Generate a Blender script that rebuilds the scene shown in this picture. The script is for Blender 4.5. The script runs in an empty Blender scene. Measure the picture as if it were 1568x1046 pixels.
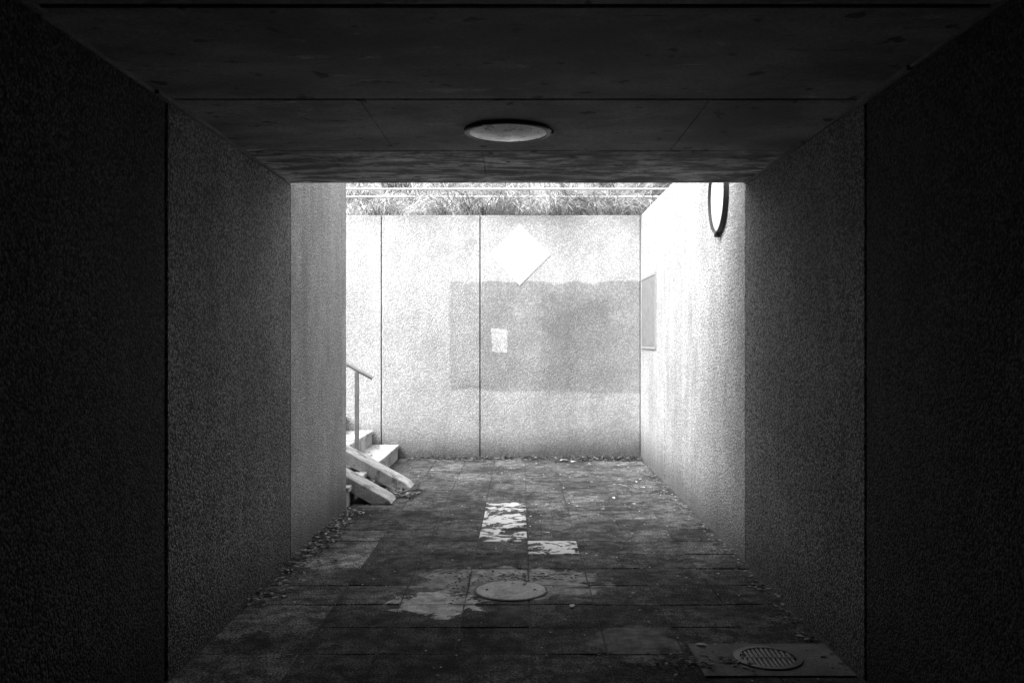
import bpy, bmesh, math, random
from mathutils import Vector, Matrix
random.seed(7)
S=bpy.context.scene
F=1394.0; CH=1.462
XL=-1.527; XR=1.48; YE=6.03; YB=11.3; ZC=2.504; ZT=3.02; YLE=7.97

# ---------------- materials ----------------
def newmat(name):
    m=bpy.data.materials.new(name); m.use_nodes=True
    nt=m.node_tree; nt.nodes.clear()
    o=nt.nodes.new('ShaderNodeOutputMaterial'); b=nt.nodes.new('ShaderNodeBsdfPrincipled')
    nt.links.new(b.outputs[0],o.inputs[0])
    return m,nt,b
def math_(nt,op,a,b=None,c=None,clamp=False):
    n=nt.nodes.new('ShaderNodeMath'); n.operation=op; n.use_clamp=clamp
    for i,v in enumerate((a,b,c)):
        if v is None: continue
        if isinstance(v,(int,float)): n.inputs[i].default_value=v
        else: nt.links.new(v,n.inputs[i])
    return n.outputs[0]
def noise(nt,vec,scale,detail=4,rough=0.55,dist=0.0):
    n=nt.nodes.new('ShaderNodeTexNoise'); n.inputs['Scale'].default_value=scale
    n.inputs['Detail'].default_value=detail; n.inputs['Roughness'].default_value=rough
    n.inputs['Distortion'].default_value=dist
    nt.links.new(vec,n.inputs['Vector']); return n.outputs['Fac']
def mapr(nt,v,a,b,c,d,smooth=True):
    n=nt.nodes.new('ShaderNodeMapRange'); n.interpolation_type='SMOOTHSTEP' if smooth else 'LINEAR'
    n.inputs[1].default_value=a;n.inputs[2].default_value=b;n.inputs[3].default_value=c;n.inputs[4].default_value=d
    nt.links.new(v,n.inputs[0]); return n.outputs[0]
def mixf(nt,f,a,b):
    n=nt.nodes.new('ShaderNodeMix'); n.data_type='FLOAT'
    for i,v in ((0,f),(2,a),(3,b)):
        if isinstance(v,(int,float)): n.inputs[i].default_value=v
        else: nt.links.new(v,n.inputs[i])
    return n.outputs[0]
def coords(nt):
    tc=nt.nodes.new('ShaderNodeTexCoord'); sp=nt.nodes.new('ShaderNodeSeparateXYZ')
    nt.links.new(tc.outputs['Object'],sp.inputs[0])
    return tc.outputs['Object'],sp.outputs[0],sp.outputs[1],sp.outputs[2]
def togray(nt,v,sock):
    c=nt.nodes.new('ShaderNodeCombineColor')
    for i in range(3): nt.links.new(v,c.inputs[i])
    nt.links.new(c.outputs[0],sock)
def bump(nt,b,h,strength,dist):
    n=nt.nodes.new('ShaderNodeBump'); n.inputs['Strength'].default_value=strength; n.inputs['Distance'].default_value=dist
    nt.links.new(h,n.inputs['Height'])
    nt.links.new(n.outputs[0],b.inputs['Normal'])
def rect(nt,u,v,u0,u1,v0,v1,soft=0.012):
    a=mapr(nt,u,u0-soft,u0+soft,0,1); c=mapr(nt,u,u1-soft,u1+soft,1,0)
    d=mapr(nt,v,v0-soft,v0+soft,0,1); e=mapr(nt,v,v1-soft,v1+soft,1,0)
    return math_(nt,'MULTIPLY',math_(nt,'MULTIPLY',a,c),math_(nt,'MULTIPLY',d,e))

def roughcast(name,base,patches=None,uaxis='x',bs=1.0,grime=0.35,contrast=1.0,sc=84,rough=0.9,bd=0.013,streaks=0.2,spec=0.5):
    m,nt,b=newmat(name); vec,x,y,z=coords(nt)
    b.inputs['Roughness'].default_value=rough
    b.inputs['Specular IOR Level'].default_value=spec
    big=noise(nt,vec,1.3,5,0.65)
    mp=nt.nodes.new('ShaderNodeMapping'); mp.inputs['Scale'].default_value=(4,4,0.6); nt.links.new(vec,mp.inputs[0])
    streak=noise(nt,mp.outputs[0],1.4,3,0.6)
    vo=nt.nodes.new('ShaderNodeTexVoronoi'); vo.feature='F1'; vo.inputs['Scale'].default_value=sc
    nt.links.new(vec,vo.inputs['Vector'])
    sc_=nt.nodes.new('ShaderNodeSeparateColor'); nt.links.new(vo.outputs['Color'],sc_.inputs[0])
    # exposed aggregate: mostly grey stones, a few pale ones
    r=math_(nt,'POWER',sc_.outputs[0],2.2)
    stone=mapr(nt,r,0.0,1.0,1-0.35*contrast,1+1.0*contrast,False)
    gap=mapr(nt,vo.outputs['Distance'],0.35,0.75,1.0,1-0.5*contrast)
    t=math_(nt,'MULTIPLY',mapr(nt,big,0.3,0.7,0.82,1.14),mapr(nt,streak,0.35,0.7,1+streaks*0.3,1-streaks))
    g=math_(nt,'MULTIPLY',stone,gap)
    t=math_(nt,'MULTIPLY',t,g)
    footn=math_(nt,'ADD',z,math_(nt,'MULTIPLY',big,-0.5))
    t=math_(nt,'MULTIPLY',t,mapr(nt,footn,-0.25,0.25,1-grime*1.7,1.0))
    val=math_(nt,'MULTIPLY',t,base)
    if patches:
        u={'x':x,'y':y}[uaxis]
        wob=noise(nt,vec,3.0,4,0.65); wu=math_(nt,'ADD',u,math_(nt,'MULTIPLY',math_(nt,'SUBTRACT',wob,0.5),0.12))
        wv=math_(nt,'ADD',z,math_(nt,'MULTIPLY',math_(nt,'SUBTRACT',big,0.5),0.24))
        for (u0,u1,v0,v1,alb,op,soft) in patches:
            mk=math_(nt,'MULTIPLY',rect(nt,wu,wv,u0,u1,v0,v1,soft),op)
            mk=math_(nt,'MULTIPLY',mk,mapr(nt,wob,0.28,0.5,0.72,1.0))
            val=mixf(nt,mk,val,math_(nt,'MULTIPLY',t,alb))
    togray(nt,val,b.inputs['Base Color'])
    n1=noise(nt,vec,60,2,0.6)
    h=math_(nt,'ADD',math_(nt,'MULTIPLY',vo.outputs['Distance'],-0.8),n1)
    bump(nt,b,h,bs,bd)
    return m

def concrete(name,base,var=0.25,bs=0.4,rough=0.85,scale=1.0,spots=0.0):
    m,nt,b=newmat(name); vec,x,y,z=coords(nt)
    b.inputs['Roughness'].default_value=rough
    big=noise(nt,vec,2.6*scale,5,0.7,0.3); fine=noise(nt,vec,75*scale,2,0.6)
    t=math_(nt,'MULTIPLY',mapr(nt,big,0.3,0.7,1-var,1+var),mapr(nt,fine,0.3,0.7,0.75,1.25))
    if spots>0:
        s=noise(nt,vec,5.5*scale,4,0.6)
        t=math_(nt,'MULTIPLY',t,mapr(nt,s,0.55,0.62,1.0,1-spots))
    togray(nt,math_(nt,'MULTIPLY',t,base),b.inputs['Base Color'])
    bump(nt,b,fine,bs,0.006)
    return m
def plain(name,base,rough=0.5,metal=0.0,var=0.15):
    m,nt,b=newmat(name); vec,x,y,z=coords(nt)
    t=math_(nt,'MULTIPLY',mapr(nt,noise(nt,vec,14,4,0.6),0.3,0.7,1-var,1+var),base)
    togray(nt,t,b.inputs['Base Color'])
    b.inputs['Roughness'].default_value=rough; b.inputs['Metallic'].default_value=metal
    return m

m_inner=roughcast('roughcast_tunnel',0.22,grime=0.3,contrast=1.1,rough=0.85,bd=0.010,spec=0.25,streaks=0.12)  # darker copy of the outer roughcast: tunnel shade put into the colour
m_inner_shade=roughcast('roughcast_tunnel_shade',0.082,grime=0.3,contrast=1.1,rough=0.9,bd=0.009,spec=0.12,streaks=0.12)  # darkest copy, nearest the camera: light falloff painted into the wall colour
m_outer=roughcast('roughcast_outer',0.45,grime=0.40,contrast=0.6,streaks=0.14)
k=YB/F
m_back=roughcast('roughcast_back',0.425,patches=[
  (-1.72,-0.88,0.40,2.20,0.39,0.8,0.03),
  (-0.88,1.60,0.83,2.20,0.255,0.95,0.018),
  (-0.88,-0.50,0.88,2.20,0.32,0.7,0.02),
  (0.25,1.19,0.79,2.08,0.17,0.85,0.16),
  (0.10,1.55,-0.2,0.80,0.28,0.7,0.30),
  (-0.365,-0.18,1.29,1.60,0.50,1.0,0.010)],uaxis='x',grime=0.46,contrast=0.45,streaks=0.08,bd=0.010)
m_joint=plain('joint_filler',0.02,0.9)
def ceiling_mat():
    m,nt,b=newmat('board_marked_ceiling'); vec,x,y,z=coords(nt)
    b.inputs['Roughness'].default_value=0.8; b.inputs['Specular IOR Level'].default_value=0.25
    mp=nt.nodes.new('ShaderNodeMapping'); mp.inputs['Scale'].default_value=(1.0,1.6,1); nt.links.new(vec,mp.inputs[0])
    a=noise(nt,mp.outputs[0],1.5,6,0.6,0.2); f=noise(nt,vec,80,2,0.6); s=noise(nt,vec,8,2,0.5)
    mp2=nt.nodes.new('ShaderNodeMapping'); mp2.inputs['Scale'].default_value=(1.0,2.6,1); nt.links.new(vec,mp2.inputs[0])
    g=noise(nt,mp2.outputs[0],3.5,6,0.75,0.5)
    t=math_(nt,'MULTIPLY',mapr(nt,a,0.3,0.7,0.55,1.45),mapr(nt,f,0.3,0.7,0.78,1.18))
    t=math_(nt,'MULTIPLY',t,mapr(nt,s,0.65,0.70,1,0.3))
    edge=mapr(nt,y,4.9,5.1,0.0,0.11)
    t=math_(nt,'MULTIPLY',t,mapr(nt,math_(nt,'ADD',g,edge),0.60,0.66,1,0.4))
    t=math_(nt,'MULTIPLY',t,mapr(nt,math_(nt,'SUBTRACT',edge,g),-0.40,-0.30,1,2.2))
    togray(nt,math_(nt,'MULTIPLY',t,0.27),b.inputs['Base Color'])
    bump(nt,b,math_(nt,'ADD',a,math_(nt,'MULTIPLY',f,0.25)),0.4,0.006)
    return m
m_ceil=ceiling_mat()

def slab_mat():
    m,nt,b=newmat('paving_slab'); vec,x,y,z=coords(nt)
    at=nt.nodes.new('ShaderNodeAttribute'); at.attribute_name='Col'
    sp=nt.nodes.new('ShaderNodeSeparateColor'); nt.links.new(at.outputs['Color'],sp.inputs[0])
    tone,paint=sp.outputs[0],sp.outputs[1]
    big=noise(nt,vec,1.9,5,0.7,0.4); mid=noise(nt,vec,11,4,0.65); fine=noise(nt,vec,100,2,0.6)
    t=math_(nt,'MULTIPLY',mapr(nt,big,0.33,0.67,0.5,1.45),mapr(nt,mid,0.3,0.7,0.5,1.6))
    t=math_(nt,'MULTIPLY',t,mapr(nt,fine,0.36,0.64,0.25,2.0))
    val=math_(nt,'MULTIPLY',math_(nt,'MULTIPLY',t,tone),0.066)
    n7=noise(nt,vec,6,5,0.7,0.6)
    val=mixf(nt,mapr(nt,n7,0.52,0.62,0,0.6),val,0.022)
    def spot(cx,cy,rx,ry,thr,alb,val,w=2.4,soft=0.12):
        dx=math_(nt,'DIVIDE',math_(nt,'SUBTRACT',x,cx),rx); dy=math_(nt,'DIVIDE',math_(nt,'SUBTRACT',y,cy),ry)
        d=math_(nt,'SQRT',math_(nt,'ADD',math_(nt,'MULTIPLY',dx,dx),math_(nt,'MULTIPLY',dy,dy)))
        q=math_(nt,'SUBTRACT',math_(nt,'ADD',math_(nt,'SUBTRACT',1.0,d),math_(nt,'MULTIPLY',n7,w)),thr)
        mk=mapr(nt,q,0.0,soft,0,1)
        return mixf(nt,mk,val,math_(nt,'MULTIPLY',mapr(nt,mid,0.3,0.7,0.55,1.35),alb))
    val=spot(-0.12,5.45,0.95,0.75,1.15,0.15,val,2.0,0.6)
    val=spot(-0.06,5.50,0.52,0.38,0.85,0.34,val,2.0,0.3)
    val=spot(-0.46,5.10,0.34,0.32,1.42,0.62,val)
    val=spot(0.55,4.42,0.22,0.30,1.15,0.20,val,2.4,0.4)
    pm=mapr(nt,math_(nt,'SUBTRACT',paint,n7),-0.02,0.03,0,1)
    pm=math_(nt,'MULTIPLY',pm,mapr(nt,fine,0.25,0.45,0.55,1))
    val=mixf(nt,pm,val,0.60)
    togray(nt,val,b.inputs['Base Color'])
    b.inputs['Roughness'].default_value=0.95; b.inputs['Specular IOR Level'].default_value=0.12
    bump(nt,b,math_(nt,'ADD',fine,mid),0.8,0.009)
    return m
m_slab=slab_mat()
m_dirt=concrete('joint_sand',0.030,0.4,0.8)
m_step=concrete('stair_concrete',0.42,0.3,0.5,spots=0.35)
m_ramp=concrete('ramp_concrete',0.38,0.4,0.6,spots=0.55)
m_cover=concrete('cover_concrete',0.46,0.2,0.3,spots=0.25)
m_collar=concrete('collar_concrete',0.12,0.4,0.6)
m_iron=plain('cast_iron',0.12,0.45,0.5)
m_black=plain('black_rim',0.012,0.45)
m_galv=plain('galvanised_steel',0.24,0.45,0.3)
m_white=plain('white_sign_face',0.90,0.5,var=0.03)
m_panel=plain('grey_access_panel',0.17,0.7)
m_lens=concrete('dirty_diffuser',0.92,0.2,0.1,rough=0.25,scale=3,spots=0.6)
m_bank=concrete('earth_bank',0.18,0.6,1.0)

# ---------------- mesh helpers ----------------
def finish(bm,name,mats,parent=None,smooth=False):
    me=bpy.data.meshes.new(name); bm.normal_update(); bm.to_mesh(me); bm.free()
    o=bpy.data.objects.new(name,me); S.collection.objects.link(o)
    for m in (mats if isinstance(mats,(list,tuple)) else [mats]): me.materials.append(m)
    if smooth:
        for p in me.polygons: p.use_smooth=True
    if parent: o.parent=parent
    return o
def box(bm,x0,x1,y0,y1,z0,z1,bev=0.0,mi=0,seg=1):
    r=bmesh.ops.create_cube(bm,size=1.0)
    vs=r['verts']
    for v in vs:
        v.co=Vector(((x0+x1)/2+v.co.x*(x1-x0),(y0+y1)/2+v.co.y*(y1-y0),(z0+z1)/2+v.co.z*(z1-z0)))
    fs=set(f for v in vs for f in v.link_faces)
    for f in fs: f.material_index=mi
    if bev>0:
        es=list(set(e for v in vs for e in v.link_edges))
        rr=bmesh.ops.bevel(bm,geom=es,offset=bev,segments=seg,affect='EDGES',profile=0.5)
        for f in rr['faces']: f.material_index=mi
def cyl(bm,c,r,h,axis='z',seg=48,mi=0,r2=None):
    res=bmesh.ops.create_cone(bm,cap_ends=True,segments=seg,radius1=r,radius2=r if r2 is None else r2,depth=h)
    if axis=='x': M=Matrix.Rotation(math.radians(90),4,'Y')
    elif axis=='y': M=Matrix.Rotation(math.radians(90),4,'X')
    else: M=Matrix.Identity(4)
    for v in res['verts']: v.co=(M@v.co)+Vector(c)
def tube(bm,a,b,r,seg=14):
    a=Vector(a);b=Vector(b);d=b-a
    res=bmesh.ops.create_cone(bm,cap_ends=True,segments=seg,radius1=r,radius2=r,depth=d.length)
    q=Vector((0,0,1)).rotation_difference(d).to_matrix()
    for v in res['verts']: v.co=q@v.co+(a+b)/2
def torus(bm,c,R,prof,axis='z',seg=64):
    rings=[]
    for i in range(seg):
        a=2*math.pi*i/seg; ring=[]
        for dr,dh in prof:
            rr=R+dr; p=Vector((rr*math.cos(a),rr*math.sin(a),dh))
            if axis=='x': p=Vector((p.z,p.x,p.y))
            ring.append(bm.verts.new(p+Vector(c)))
        rings.append(ring)
    n=len(prof)
    for i in range(seg):
        for j in range(n):
            bm.faces.new((rings[i][j],rings[(i+1)%seg][j],rings[(i+1)%seg][(j+1)%n],rings[i][(j+1)%n]))
    bmesh.ops.recalc_face_normals(bm,faces=bm.faces)
def dome(bm,c,R,h,axis='z',seg=48,rings=6):
    rows=[]
    for k_ in range(rings):
        t=1-k_/rings; row=[]
        for i in range(seg):
            a=2*math.pi*i/seg; p=Vector((R*t*math.cos(a),R*t*math.sin(a),h*(1-t*t)))
            if axis=='x': p=Vector((p.z,p.x,p.y))
            row.append(bm.verts.new(p+Vector(c)))
        rows.append(row)
    p=Vector((0,0,h))
    if axis=='x': p=Vector((h,0,0))
    top=bm.verts.new(p+Vector(c))
    for a_,b_ in zip(rows[:-1],rows[1:]):
        for i in range(seg):
            f=bm.faces.new((a_[i],a_[(i+1)%seg],b_[(i+1)%seg],b_[i])); f.smooth=True
    for i in range(seg):
        f=bm.faces.new((rows[-1][i],rows[-1][(i+1)%seg],top)); f.smooth=True
def empty(name):
    e=bpy.data.objects.new(name,None); S.collection.objects.link(e); return e

def panel_wall_y(name,xf,side,breaks,z1,mats,jit=0.004,gap=0.012,dark_before=-99):
    bm=bmesh.new()
    for a,b in zip(breaks[:-1],breaks[1:]):
        j=random.uniform(0,jit); x0=xf+side*j; x1=xf+side*0.16
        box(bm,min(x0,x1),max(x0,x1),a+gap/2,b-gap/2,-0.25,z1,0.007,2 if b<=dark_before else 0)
    box(bm,min(xf+side*0.045,xf+side*0.155),max(xf+side*0.045,xf+side*0.155),breaks[0]+0.03,breaks[-1]-0.03,-0.25,z1-0.03,0,1)
    return finish(bm,name,mats)
def panel_wall_x(name,yf,side,breaks,z1,mat,z0=-0.25,gap=0.012):
    bm=bmesh.new()
    for a,b in zip(breaks[:-1],breaks[1:]):
        j=random.uniform(0,0.004); y0=yf+side*j; y1=yf+side*0.18
        box(bm,a+gap/2,b-gap/2,min(y0,y1),max(y0,y1),z0,z1,0.006)
    box(bm,breaks[0]+0.03,breaks[-1]-0.03,min(yf+side*0.03,yf+side*0.175),max(yf+side*0.03,yf+side*0.175),z0,z1-0.03,0,1)
    return finish(bm,name,[mat,m_joint])

# ---------------- tunnel ----------------
tb=[-12.0,-10,-8,-6.1,-4.1,-2.1,-0.1,1.9,3.92,YE]
panel_wall_y('tunnel_wall',XL,-1,tb,ZC-0.006,[m_inner,m_joint,m_inner_shade],gap=0.020,dark_before=3.95)
panel_wall_y('tunnel_wall',XR,1,tb,ZC-0.006,[m_inner,m_joint,m_inner_shade],gap=0.020,dark_before=3.95)
panel_wall_y('retaining_wall',XL,-1,[YE,YLE],ZT,[m_outer,m_joint],gap=0.02)
panel_wall_y('retaining_wall',XR+0.004,1,[YE,7.78,9.45,YB+0.16],ZT,[m_outer,m_joint])
panel_wall_x('retaining_wall',YB,1,[-8.2,-6.6,-5.0,-3.3,-1.735,-0.51,XR+0.002],ZT,m_back)
panel_wall_x('retaining_wall',YLE,-1,[-8.2,-5.8,-3.7,XL-0.165],ZT,m_outer)
panel_wall_x('unseen_light_block',-12.0,-1,[XL-0.16,0,XR+0.16],ZC-0.006,m_inner_shade)  # unseen cap added behind the camera to keep the near walls dark

bm=bmesh.new()
yb=[-12,-10,-8,-6.2,-4.2,-2.2,-0.3,0.9,1.9,2.84,3.94,5.01,YE]
for a,b in zip(yb[:-1],yb[1:]):
    j=random.uniform(0,0.006)
    if b==YE: xs=[XL-0.3,-0.22,XR+0.3]
    elif b==5.01: xs=[XL-0.3,-0.70,0.82,XR+0.3]
    else: xs=[XL-0.3,XR+0.3]
    ga=0.006 if a==5.01 else 0.014; gb=0 if b==YE else (0.006 if b==5.01 else 0.014)
    for c,d in zip(xs[:-1],xs[1:]):
        box(bm,c+0.0015,d-0.0015,a+ga,b-gb,ZC+j*0.5+random.uniform(0,0.001),2.9,0.002)
box(bm,XL-0.29,XR+0.29,-11.9,YE-0.05,ZC+0.05,2.88,0,1)
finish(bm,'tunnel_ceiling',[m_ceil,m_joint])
bm=bmesh.new()
for xf,s in ((XL,1),(XR,-1)):
    y=0.0
    while y<YE-0.05:
        l=random.uniform(0.5,1.1); e=min(y+l,YE-0.02)
        w=random.uniform(0.006,0.022)
        box(bm,min(xf-s*0.01,xf+s*w),max(xf-s*0.01,xf+s*w),y,e-0.004,ZC-random.uniform(0.004,0.018),ZC+0.02,0.003); y=e
finish(bm,'ceiling_joint_seal',concrete('sealant',0.16,0.4,0.6))
bm=bmesh.new(); box(bm,XL-0.3,XR+0.3,YE-0.25,YE-0.004,2.904,3.12,0.01); finish(bm,'tunnel_parapet',m_outer)

# ---------------- floor ----------------
bm=bmesh.new(); box(bm,XL-0.1,XR+0.1,-12,YB+0.1,-0.30,-0.005); finish(bm,'ground_bed',m_dirt)
bm=bmesh.new(); cl=bm.loops.layers.float_color.new('Col')
W=0.36; D=0.40; x00=0.045-5*W; y00=6.25-24*D
ny=int((YB-y00)/D)+1
cells=[]
for j in range(ny):
    ya=y00+j*D; ybb=min(ya+D,YB-0.01)
    if ybb-ya<0.05: continue
    for i in range(11):
        xa=x00+i*W; xb=xa+W
        xa=max(xa,XL+0.012); xb=min(xb,XR-0.012)
        if xb-xa<0.05: continue
        cells.append((xa,xb,ya,ybb,i,j))
gx,gy=1.13,4.17
for xa,xb,ya,ybb,i,j in cells:
    tone=random.uniform(0.78,1.12)
    if random.random()<0.12: tone*=1.3
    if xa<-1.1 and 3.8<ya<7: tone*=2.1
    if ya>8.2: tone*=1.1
    p=0.0
    if i==4 and 6.6<ya<8.2: p=0.50
    if i==5 and 6.2<ya<6.3: p=0.52
    if i==6 and 8.8<ya<9.8: p=0.35
    n0=len(bm.verts); f0=len(bm.faces)
    g=random.uniform(0.0010,0.0035)
    box(bm,xa+g,xb-g,ya+g,ybb-g,-0.06,0.0,0.004)
    bm.verts.ensure_lookup_table(); bm.faces.ensure_lookup_table()
    tx=random.gauss(0,0.007); ty=random.gauss(0,0.007); dz=random.gauss(0,0.001)
    cx,cy=(xa+xb)/2,(ya+ybb)/2; rz=random.gauss(0,0.006)
    for v in bm.verts[n0:]:
        dx,dy=v.co.x-cx,v.co.y-cy
        v.co.x=cx+dx-rz*dy; v.co.y=cy+dy+rz*dx
        v.co.z+=dz+tx*dx+ty*dy
    for f in bm.faces[f0:]:
        for l in f.loops: l[cl]=(tone,p,0,1)
finish(bm,'paved_floor',m_slab)

mc=(-0.06,5.32)
e=empty('manhole_cover')
bm=bmesh.new(); cyl(bm,(mc[0],mc[1],0.000),0.203,0.018,seg=64); finish(bm,'lid',m_cover,e)
bm=bmesh.new(); torus(bm,(mc[0],mc[1],0),0.212,[(-0.006,0.0),(-0.006,0.007),(0.004,0.007),(0.006,0.0)]); finish(bm,'frame',m_collar,e)
bm=bmesh.new()
for s in(-1,1): cyl(bm,(mc[0]+s*0.14,mc[1],0.010),0.009,0.003,seg=16)
finish(bm,'lifting_holes',m_joint,e)
e=empty('drain_grate')
bm=bmesh.new()
seg=64; inner=[];outer=[]
for i in range(seg):
    a=2*math.pi*i/seg; c_,s_=math.cos(a),math.sin(a); mx=max(abs(c_),abs(s_))
    inner.append(bm.verts.new((gx+0.155*c_,gy+0.155*s_,0.010)))
    outer.append(bm.verts.new((min(gx+0.33*c_/mx,XR-0.02),gy+0.21*s_/mx,0.007)))
for i in range(seg):
    bm.faces.new((inner[i],inner[(i+1)%seg],outer[(i+1)%seg],outer[i]))
ex=[bm.verts.new((v.co.x,v.co.y,-0.03)) for v in outer]
for i in range(seg): bm.faces.new((outer[i],outer[(i+1)%seg],ex[(i+1)%seg],ex[i]))
bmesh.ops.recalc_face_normals(bm,faces=bm.faces)
finish(bm,'collar',m_collar,e)
bm=bmesh.new(); torus(bm,(gx,gy,0),0.142,[(-0.016,-0.02),(-0.016,0.016),(0.012,0.016),(0.016,0.0)]); finish(bm,'frame',m_iron,e)
bm=bmesh.new(); cyl(bm,(gx,gy,0.0035),0.126,0.007,seg=48); finish(bm,'sump',m_joint,e)
bm=bmesh.new()
for s in range(-5,6):
    o=s*0.0215; h=math.sqrt(max(0,0.127**2-o*o))
    box(bm,gx+o-0.007,gx+o+0.007,gy-h,gy+h,0.0,0.014,0.002)
box(bm,gx-0.125,gx+0.125,gy-0.008,gy+0.008,0.002,0.0155,0.002)
finish(bm,'bars',m_iron,e)

# ---------------- stairs ----------------
e=empty('concrete_stairs')
bm=bmesh.new(); TR=0.32; RI=0.1775
for i in range(17):
    xf=-1.53-i*TR; z1=(i+1)*RI-0.02*(i==16)
    box(bm,xf-TR-0.03,xf,YLE+0.01,YB-0.008,z1-RI-(0.2 if i==0 else 0.02),z1-0.045,0.004)
    box(bm,xf-TR-0.02,xf+0.022,YLE+0.012,YB-0.010,z1-0.045,z1,0.008,0,2)
box(bm,-8.2,-1.53-17*TR,YLE+0.01,YB-0.008,2.6,3.0,0.01)
finish(bm,'steps',m_step,e)
def ramp(y0,y1,xend,L):
    bm=bmesh.new(); sl=RI/TR; t=0.11
    prof=[(xend,0.006),(xend-0.04,0.05),(xend-L,0.05+sl*(L-0.04)),(xend-L,0.05+sl*(L-0.04)-t),(xend-0.18,0.0)]
    A=[bm.verts.new((p[0],y0,p[1])) for p in prof]; B=[bm.verts.new((p[0],y1,p[1])) for p in prof]
    bm.faces.new(A[::-1]); bm.faces.new(B)
    for i in range(len(prof)):
        bm.faces.new((A[i],A[(i+1)%5],B[(i+1)%5],B[i]))
    bmesh.ops.recalc_face_normals(bm,faces=bm.faces)
    bmesh.ops.bevel(bm,geom=list(bm.edges),offset=0.006,segments=1,affect='EDGES')
    return finish(bm,'wheel_ramp',m_ramp)
ramp(8.92,9.26,-1.08,5.2)
ramp(8.12,8.44,-1.15,5.2)
e=empty('stair_handrail')
bm=bmesh.new()
yh=9.42; sl=RI/TR
for n in range(4):
    xp=-1.70-n*1.28; zb=RI*(1+4*n) if n else RI
    zt=1.15+sl*(-1.70-xp)
    box(bm,xp-0.022,xp+0.022,yh-0.012,yh+0.012,zb-0.02,zt-0.01,0.003)
    box(bm,xp-0.05,xp+0.05,yh-0.05,yh+0.05,zb,zb+0.010,0.002)
finish(bm,'posts',m_galv,e)
bm=bmesh.new()
tube(bm,(-1.54,yh,1.075),(-6.9,yh,1.075+sl*5.36),0.021,18)
finish(bm,'rail',m_galv,e)

# ---------------- fixtures ----------------
e=empty('round_ceiling_lamp'); lc=(-0.065,4.52,ZC)
bm=bmesh.new(); torus(bm,lc,0.202,[(-0.012,0.006),(-0.012,-0.010),(-0.004,-0.016),(0.008,-0.016),(0.016,-0.010),(0.016,0.006)]); finish(bm,'rim',m_black,e)
bm=bmesh.new(); dome(bm,(lc[0],lc[1],lc[2]-0.013),0.191,-0.020); finish(bm,'diffuser',m_lens,e)
bm=bmesh.new()
for i in range(3):
    a=math.radians(120*i); cyl(bm,(lc[0]+0.218*math.cos(a),lc[1]+0.218*math.sin(a),ZC-0.008),0.010,0.018,seg=12)
finish(bm,'clips',m_black,e)
e=empty('round_wall_lamp'); lc=(XR,6.78,2.54)
bm=bmesh.new(); torus(bm,lc,0.270,[(-0.007,0.002),(-0.007,-0.030),(-0.003,-0.034),(0.005,-0.034),(0.008,-0.030),(0.008,0.002)],axis='x'); finish(bm,'rim',m_black,e)
bm=bmesh.new(); dome(bm,(XR-0.012,6.78,2.54),0.262,-0.010,axis='x'); finish(bm,'diffuser',plain('clean_diffuser',0.6,0.5,var=0.15),e)
bm=bmesh.new(); box(bm,XR-0.042,XR,6.765,6.795,2.232,2.262,0.004); finish(bm,'latch',m_black,e)

e=empty('diamond_sign')
bm=bmesh.new(); c=Vector(((796-798)*k,YB-0.003,CH+(522-390)*k)); h=0.378
vs=[bm.verts.new((c.x+dx*h,c.y,c.z+dz*h)) for dx,dz in((1,0),(0,1),(-1,0),(0,-1))]
f=bm.faces.new(vs); r=bmesh.ops.extrude_face_region(bm,geom=[f])
for v in r['geom']:
    if isinstance(v,bmesh.types.BMVert): v.co.y-=0.003
bmesh.ops.recalc_face_normals(bm,faces=bm.faces)
finish(bm,'plate',m_white,e)
e=empty('service_panel')
bm=bmesh.new(); box(bm,XR-0.006,XR+0.004,10.02,11.12,1.40,2.19,0.002); finish(bm,'door',m_panel,e)
bm=bmesh.new()
for (y0,y1,z0,z1) in((9.985,10.017,1.365,2.225),(11.123,11.155,1.365,2.225),(10.018,11.122,2.193,2.225),(10.018,11.122,1.365,1.397)):
    box(bm,XR-0.010,XR+0.004,y0,y1,z0,z1,0.002)
finish(bm,'frame',plain('panel_frame',0.26,0.6),e)

# ---------------- terrain ----------------
bm=bmesh.new()
xs=[-400,-40,-8.2,XL-0.17,XR+0.15,6,40,400]; ys=[-400,-40,YE-0.26,7.80,YB+0.17,12.2,13.5,15.5,40,400]
def hz(x,y):
    if y<=YB+0.2: return 2.97
    if y<=12.2: return 3.12
    if y<=13.5: return 3.75
    if y<=15.5: return 4.9
    return 5.3
gv={}
for i,x in enumerate(xs):
    for j,y in enumerate(ys): gv[i,j]=bm.verts.new((x,y,hz(x,y)))
for i in range(len(xs)-1):
    for j in range(len(ys)-1):
        x=(xs[i]+xs[i+1])/2; y=(ys[j]+ys[j+1])/2
        if 7.80<y<YB+0.17 and -8.2<x<XR+0.15: continue
        if YE-0.26<y<7.80 and XL-0.17<x<XR+0.15: continue
        bm.faces.new((gv[i,j],gv[i+1,j],gv[i+1,j+1],gv[i,j+1]))
finish(bm,'ground',m_bank)

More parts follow.
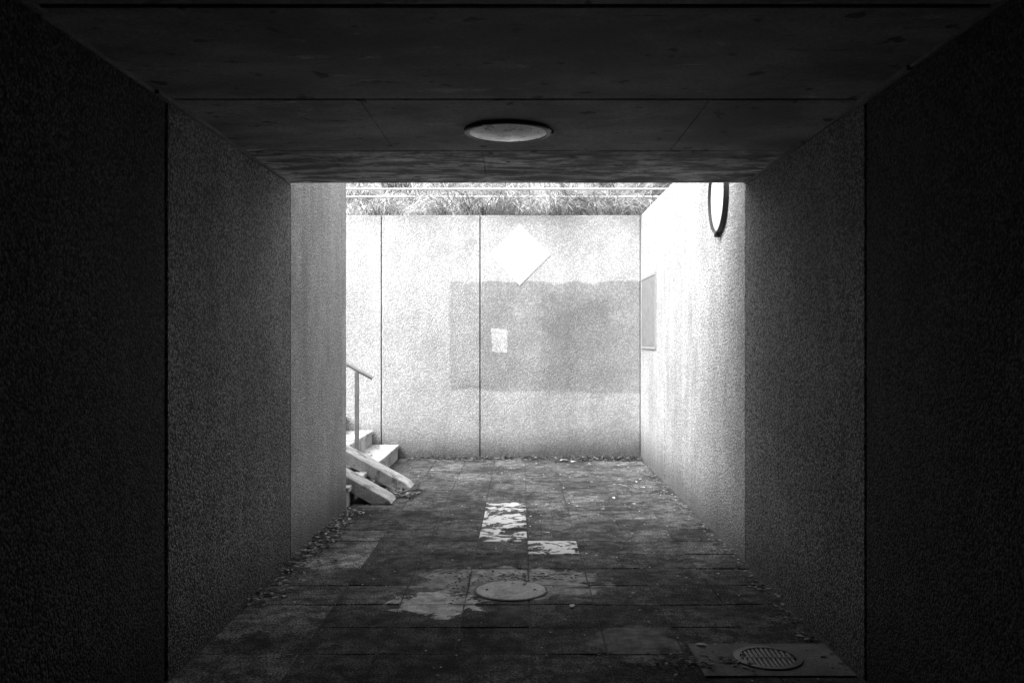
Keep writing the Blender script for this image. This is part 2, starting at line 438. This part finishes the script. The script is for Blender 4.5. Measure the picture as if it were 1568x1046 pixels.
m_grass,nt,b=newmat('dry_grass')
at=nt.nodes.new('ShaderNodeAttribute'); at.attribute_name='Col'
nt.links.new(at.outputs['Color'],b.inputs['Base Color']); b.inputs['Roughness'].default_value=0.7
def blades(name,pts,wr,tone):
    bm=bmesh.new(); cl=bm.loops.layers.float_color.new('Col')
    for (x,y,z,h,lx,ly,tn) in pts:
        h=h*random.uniform(0.5,1.1); w=random.uniform(*wr); a=random.uniform(0,2*math.pi)
        d=Vector((lx+random.gauss(0,0.6),ly+random.gauss(0,0.4),0))*h
        s=Vector((math.cos(a),math.sin(a)*0.6,0))*w
        p=Vector((x,y,z)); q=p+d*0.3+Vector((0,0,h*0.6)); t2=p+d*0.8+Vector((0,0,h*0.8)); t=p+d*1.5+Vector((0,0,h*random.uniform(0.1,0.85)))
        v=[bm.verts.new(p-s),bm.verts.new(p+s),bm.verts.new(q+s*0.8),bm.verts.new(q-s*0.8),bm.verts.new(t2+s*0.5),bm.verts.new(t2-s*0.5),bm.verts.new(t)]
        c=min(0.65,max(0.015,random.uniform(*tone)*tn))
        for f in (bm.faces.new((v[0],v[1],v[2],v[3])),bm.faces.new((v[3],v[2],v[4],v[5])),bm.faces.new((v[5],v[4],v[6]))):
            for l in f.loops: l[cl]=(c,c,c,1)
    return finish(bm,name,m_grass)
def bz(y):
    if y<12.2: return 2.97+0.15*(y-11.47)/0.73
    if y<13.5: return 3.12+0.63*(y-12.2)/1.3
    return 3.75+1.15*(y-13.5)/2.0
pts=[]
for _ in range(380):
    front=random.random()<0.4
    cx=random.uniform(-3.5,3.2); cy=random.uniform(11.46,11.6) if front else random.uniform(11.6,13.8)
    if front and cx<-1.2 and random.random()<0.5: continue
    r=random.uniform(0.03,0.13); lx=random.gauss(0,0.8); ly=random.gauss(-1.0 if front else -0.2,0.5)
    hh=random.choice([0.08,0.12,0.2,0.28,0.38]); tn=random.choice([0.3,0.9,1.4,2.0,2.6]) * (0.5 if cx>0.6 else 1.1)
    for _ in range(42):
        x=random.gauss(cx,r); y=max(11.44,random.gauss(cy,r)); pts.append((x,y,bz(y)-0.01,hh,lx,ly,tn))
blades('bank_grass',pts,(0.0025,0.008),(0.09,0.36))
pts=[]
for cx in [random.uniform(-1.4,1.45) for _ in range(45)]+[random.uniform(0.6,1.45) for _ in range(30)]:
    for _ in range(10): pts.append((random.gauss(cx,0.04),YB-random.uniform(0.005,0.06),0.0,0.07,0,-0.4,1))
blades('weeds',pts,(0.002,0.005),(0.03,0.12))

e=empty('guard_railing')
bm=bmesh.new()
for z in (3.405,3.51,3.85,4.15): tube(bm,(-8,12.3,z),(6,12.3,z),0.014 if z<4 else 0.022,12)
finish(bm,'rails',plain('pale_rail',0.38,0.5),e)
bm=bmesh.new()
for i in range(6): tube(bm,(-7.7+i*2.6,12.34,3.0),(-7.7+i*2.6,12.34,4.16),0.02,12)
finish(bm,'posts',m_galv,e)

m_leaf,nt,b=newmat('dead_leaf'); at=nt.nodes.new('ShaderNodeAttribute'); at.attribute_name='Col'
nt.links.new(at.outputs['Color'],b.inputs['Base Color']); b.inputs['Roughness'].default_value=0.8
bm=bmesh.new(); cl=bm.loops.layers.float_color.new('Col')
def leaf(x,y,s,c,z=0.004):
    a=random.uniform(0,6.28); ca,sa=math.cos(a),math.sin(a)
    P=[(-1,0,0),(-0.4,-0.5,.25),(0.5,-0.45,.3),(1.1,0,.15),(0.4,0.5,.35),(-0.5,0.42,.2)]
    k1=random.uniform(0.2,1.5)
    vs=[bm.verts.new((x+s*(p*ca-q*sa),y+s*(p*sa+q*ca),z+s*h*k1)) for p,q,h in P]
    f=bm.faces.new(vs)
    for l in f.loops: l[cl]=(c,c,c,1)
R=random
for _ in range(900):
    leaf(XL+abs(R.gauss(0,0.09))+0.01,R.choice([R.uniform(5.0,7.9),R.gauss(6.7,0.5)]),R.uniform(0.006,0.026),R.choice([0.02,0.05,0.1,0.35]),R.choice([0.004,0.012,0.025]))
for _ in range(1500):
    x=R.uniform(-1.4,1.47) if R.random()<0.5 else R.uniform(0.4,1.47)
    leaf(x,YB-0.01-abs(R.gauss(0,0.15)),R.uniform(0.008,0.028),R.choice([0.02,0.03,0.06,0.2]),R.choice([0.004,0.012,0.03]))
for _ in range(500):
    leaf(XR-0.01-abs(R.gauss(0,0.08)),R.uniform(4,11),R.uniform(0.006,0.022),R.choice([0.03,0.07,0.25]))
for _ in range(700):
    leaf(R.uniform(-1.4,1.4),R.uniform(3.9,11),R.uniform(0.003,0.012),R.choice([0.02,0.02,0.3,0.45,0.6]),0.006)
for _ in range(60):
    leaf(R.uniform(-0.2,1.3),R.uniform(7.5,10.9),R.uniform(0.012,0.024),R.choice([0.02,0.35,0.45]),0.008)
for _ in range(150):
    leaf(R.gauss(-0.05,0.2),R.gauss(5.62,0.08),R.uniform(0.006,0.02),R.choice([0.02,0.04]),0.012)
for _ in range(60):
    leaf(R.gauss(-0.38,0.05),R.gauss(5.3,0.15),R.uniform(0.006,0.016),R.choice([0.02,0.04]),0.012)
for _ in range(700):
    leaf(R.uniform(-1.52,-0.98),R.uniform(8.42,8.95),R.uniform(0.008,0.03),R.choice([0.02,0.04,0.1,0.3]),R.choice([0.006,0.02]))
for _ in range(200):
    xx=R.uniform(-2.4,-1.55); st=int((-1.53-xx)/TR)+1
    leaf(xx,R.uniform(9.3,11.25),R.uniform(0.006,0.02),R.choice([0.03,0.08,0.2]),st*RI+0.004)
for _ in range(130):
    leaf(R.gauss(0.75,0.18),R.gauss(4.12,0.06),R.uniform(0.006,0.02),R.choice([0.03,0.06,0.2]),0.012)
for x,y,s in ((0.52,11.0,0.06),(0.62,10.95,0.05),(-0.29,5.5,0.02),(0.85,8.4,0.03),(1.0,8.1,0.025),(0.28,5.0,0.03),(1.2,9.0,0.03),(0.86,4.35,0.03),(0.2,6.9,0.02),(-1.0,10.2,0.02)):
    leaf(x,y,s,0.5,0.01)
finish(bm,'fallen_leaves',m_leaf)

# ---------------- light, world, camera ----------------
w=bpy.data.worlds.new('World'); S.world=w; w.use_nodes=True
nt=w.node_tree; bg=nt.nodes['Background']
sk=nt.nodes.new('ShaderNodeTexSky'); sk.sky_type='NISHITA'; sk.sun_disc=False
sd=Vector((-0.50,-0.38,0.76)).normalized()
sk.sun_elevation=math.asin(sd.z); sk.sun_rotation=math.atan2(sd.x,sd.y); sk.dust_density=4.0
bw=nt.nodes.new('ShaderNodeRGBToBW'); nt.links.new(sk.outputs[0],bw.inputs[0]); nt.links.new(bw.outputs[0],bg.inputs[0])
bg.inputs[1].default_value=0.82
L=bpy.data.lights.new('sun','SUN'); L.energy=3.1; L.angle=math.radians(60); L.color=(1,1,1)
lo=bpy.data.objects.new('sun',L); S.collection.objects.link(lo)
lo.rotation_euler=(-sd).to_track_quat('-Z','Y').to_euler()
cam=bpy.data.cameras.new('camera'); co=bpy.data.objects.new('camera',cam); S.collection.objects.link(co)
co.location=(0,0,CH); co.rotation_euler=(math.radians(90),0,0)
cam.lens=32.0; cam.sensor_width=36; cam.shift_x=-14/1568; cam.shift_y=-1/1568; cam.clip_end=2000; cam.clip_start=0.05
S.camera=co
S.view_settings.view_transform='Standard'; S.view_settings.look='None'; S.view_settings.exposure=0
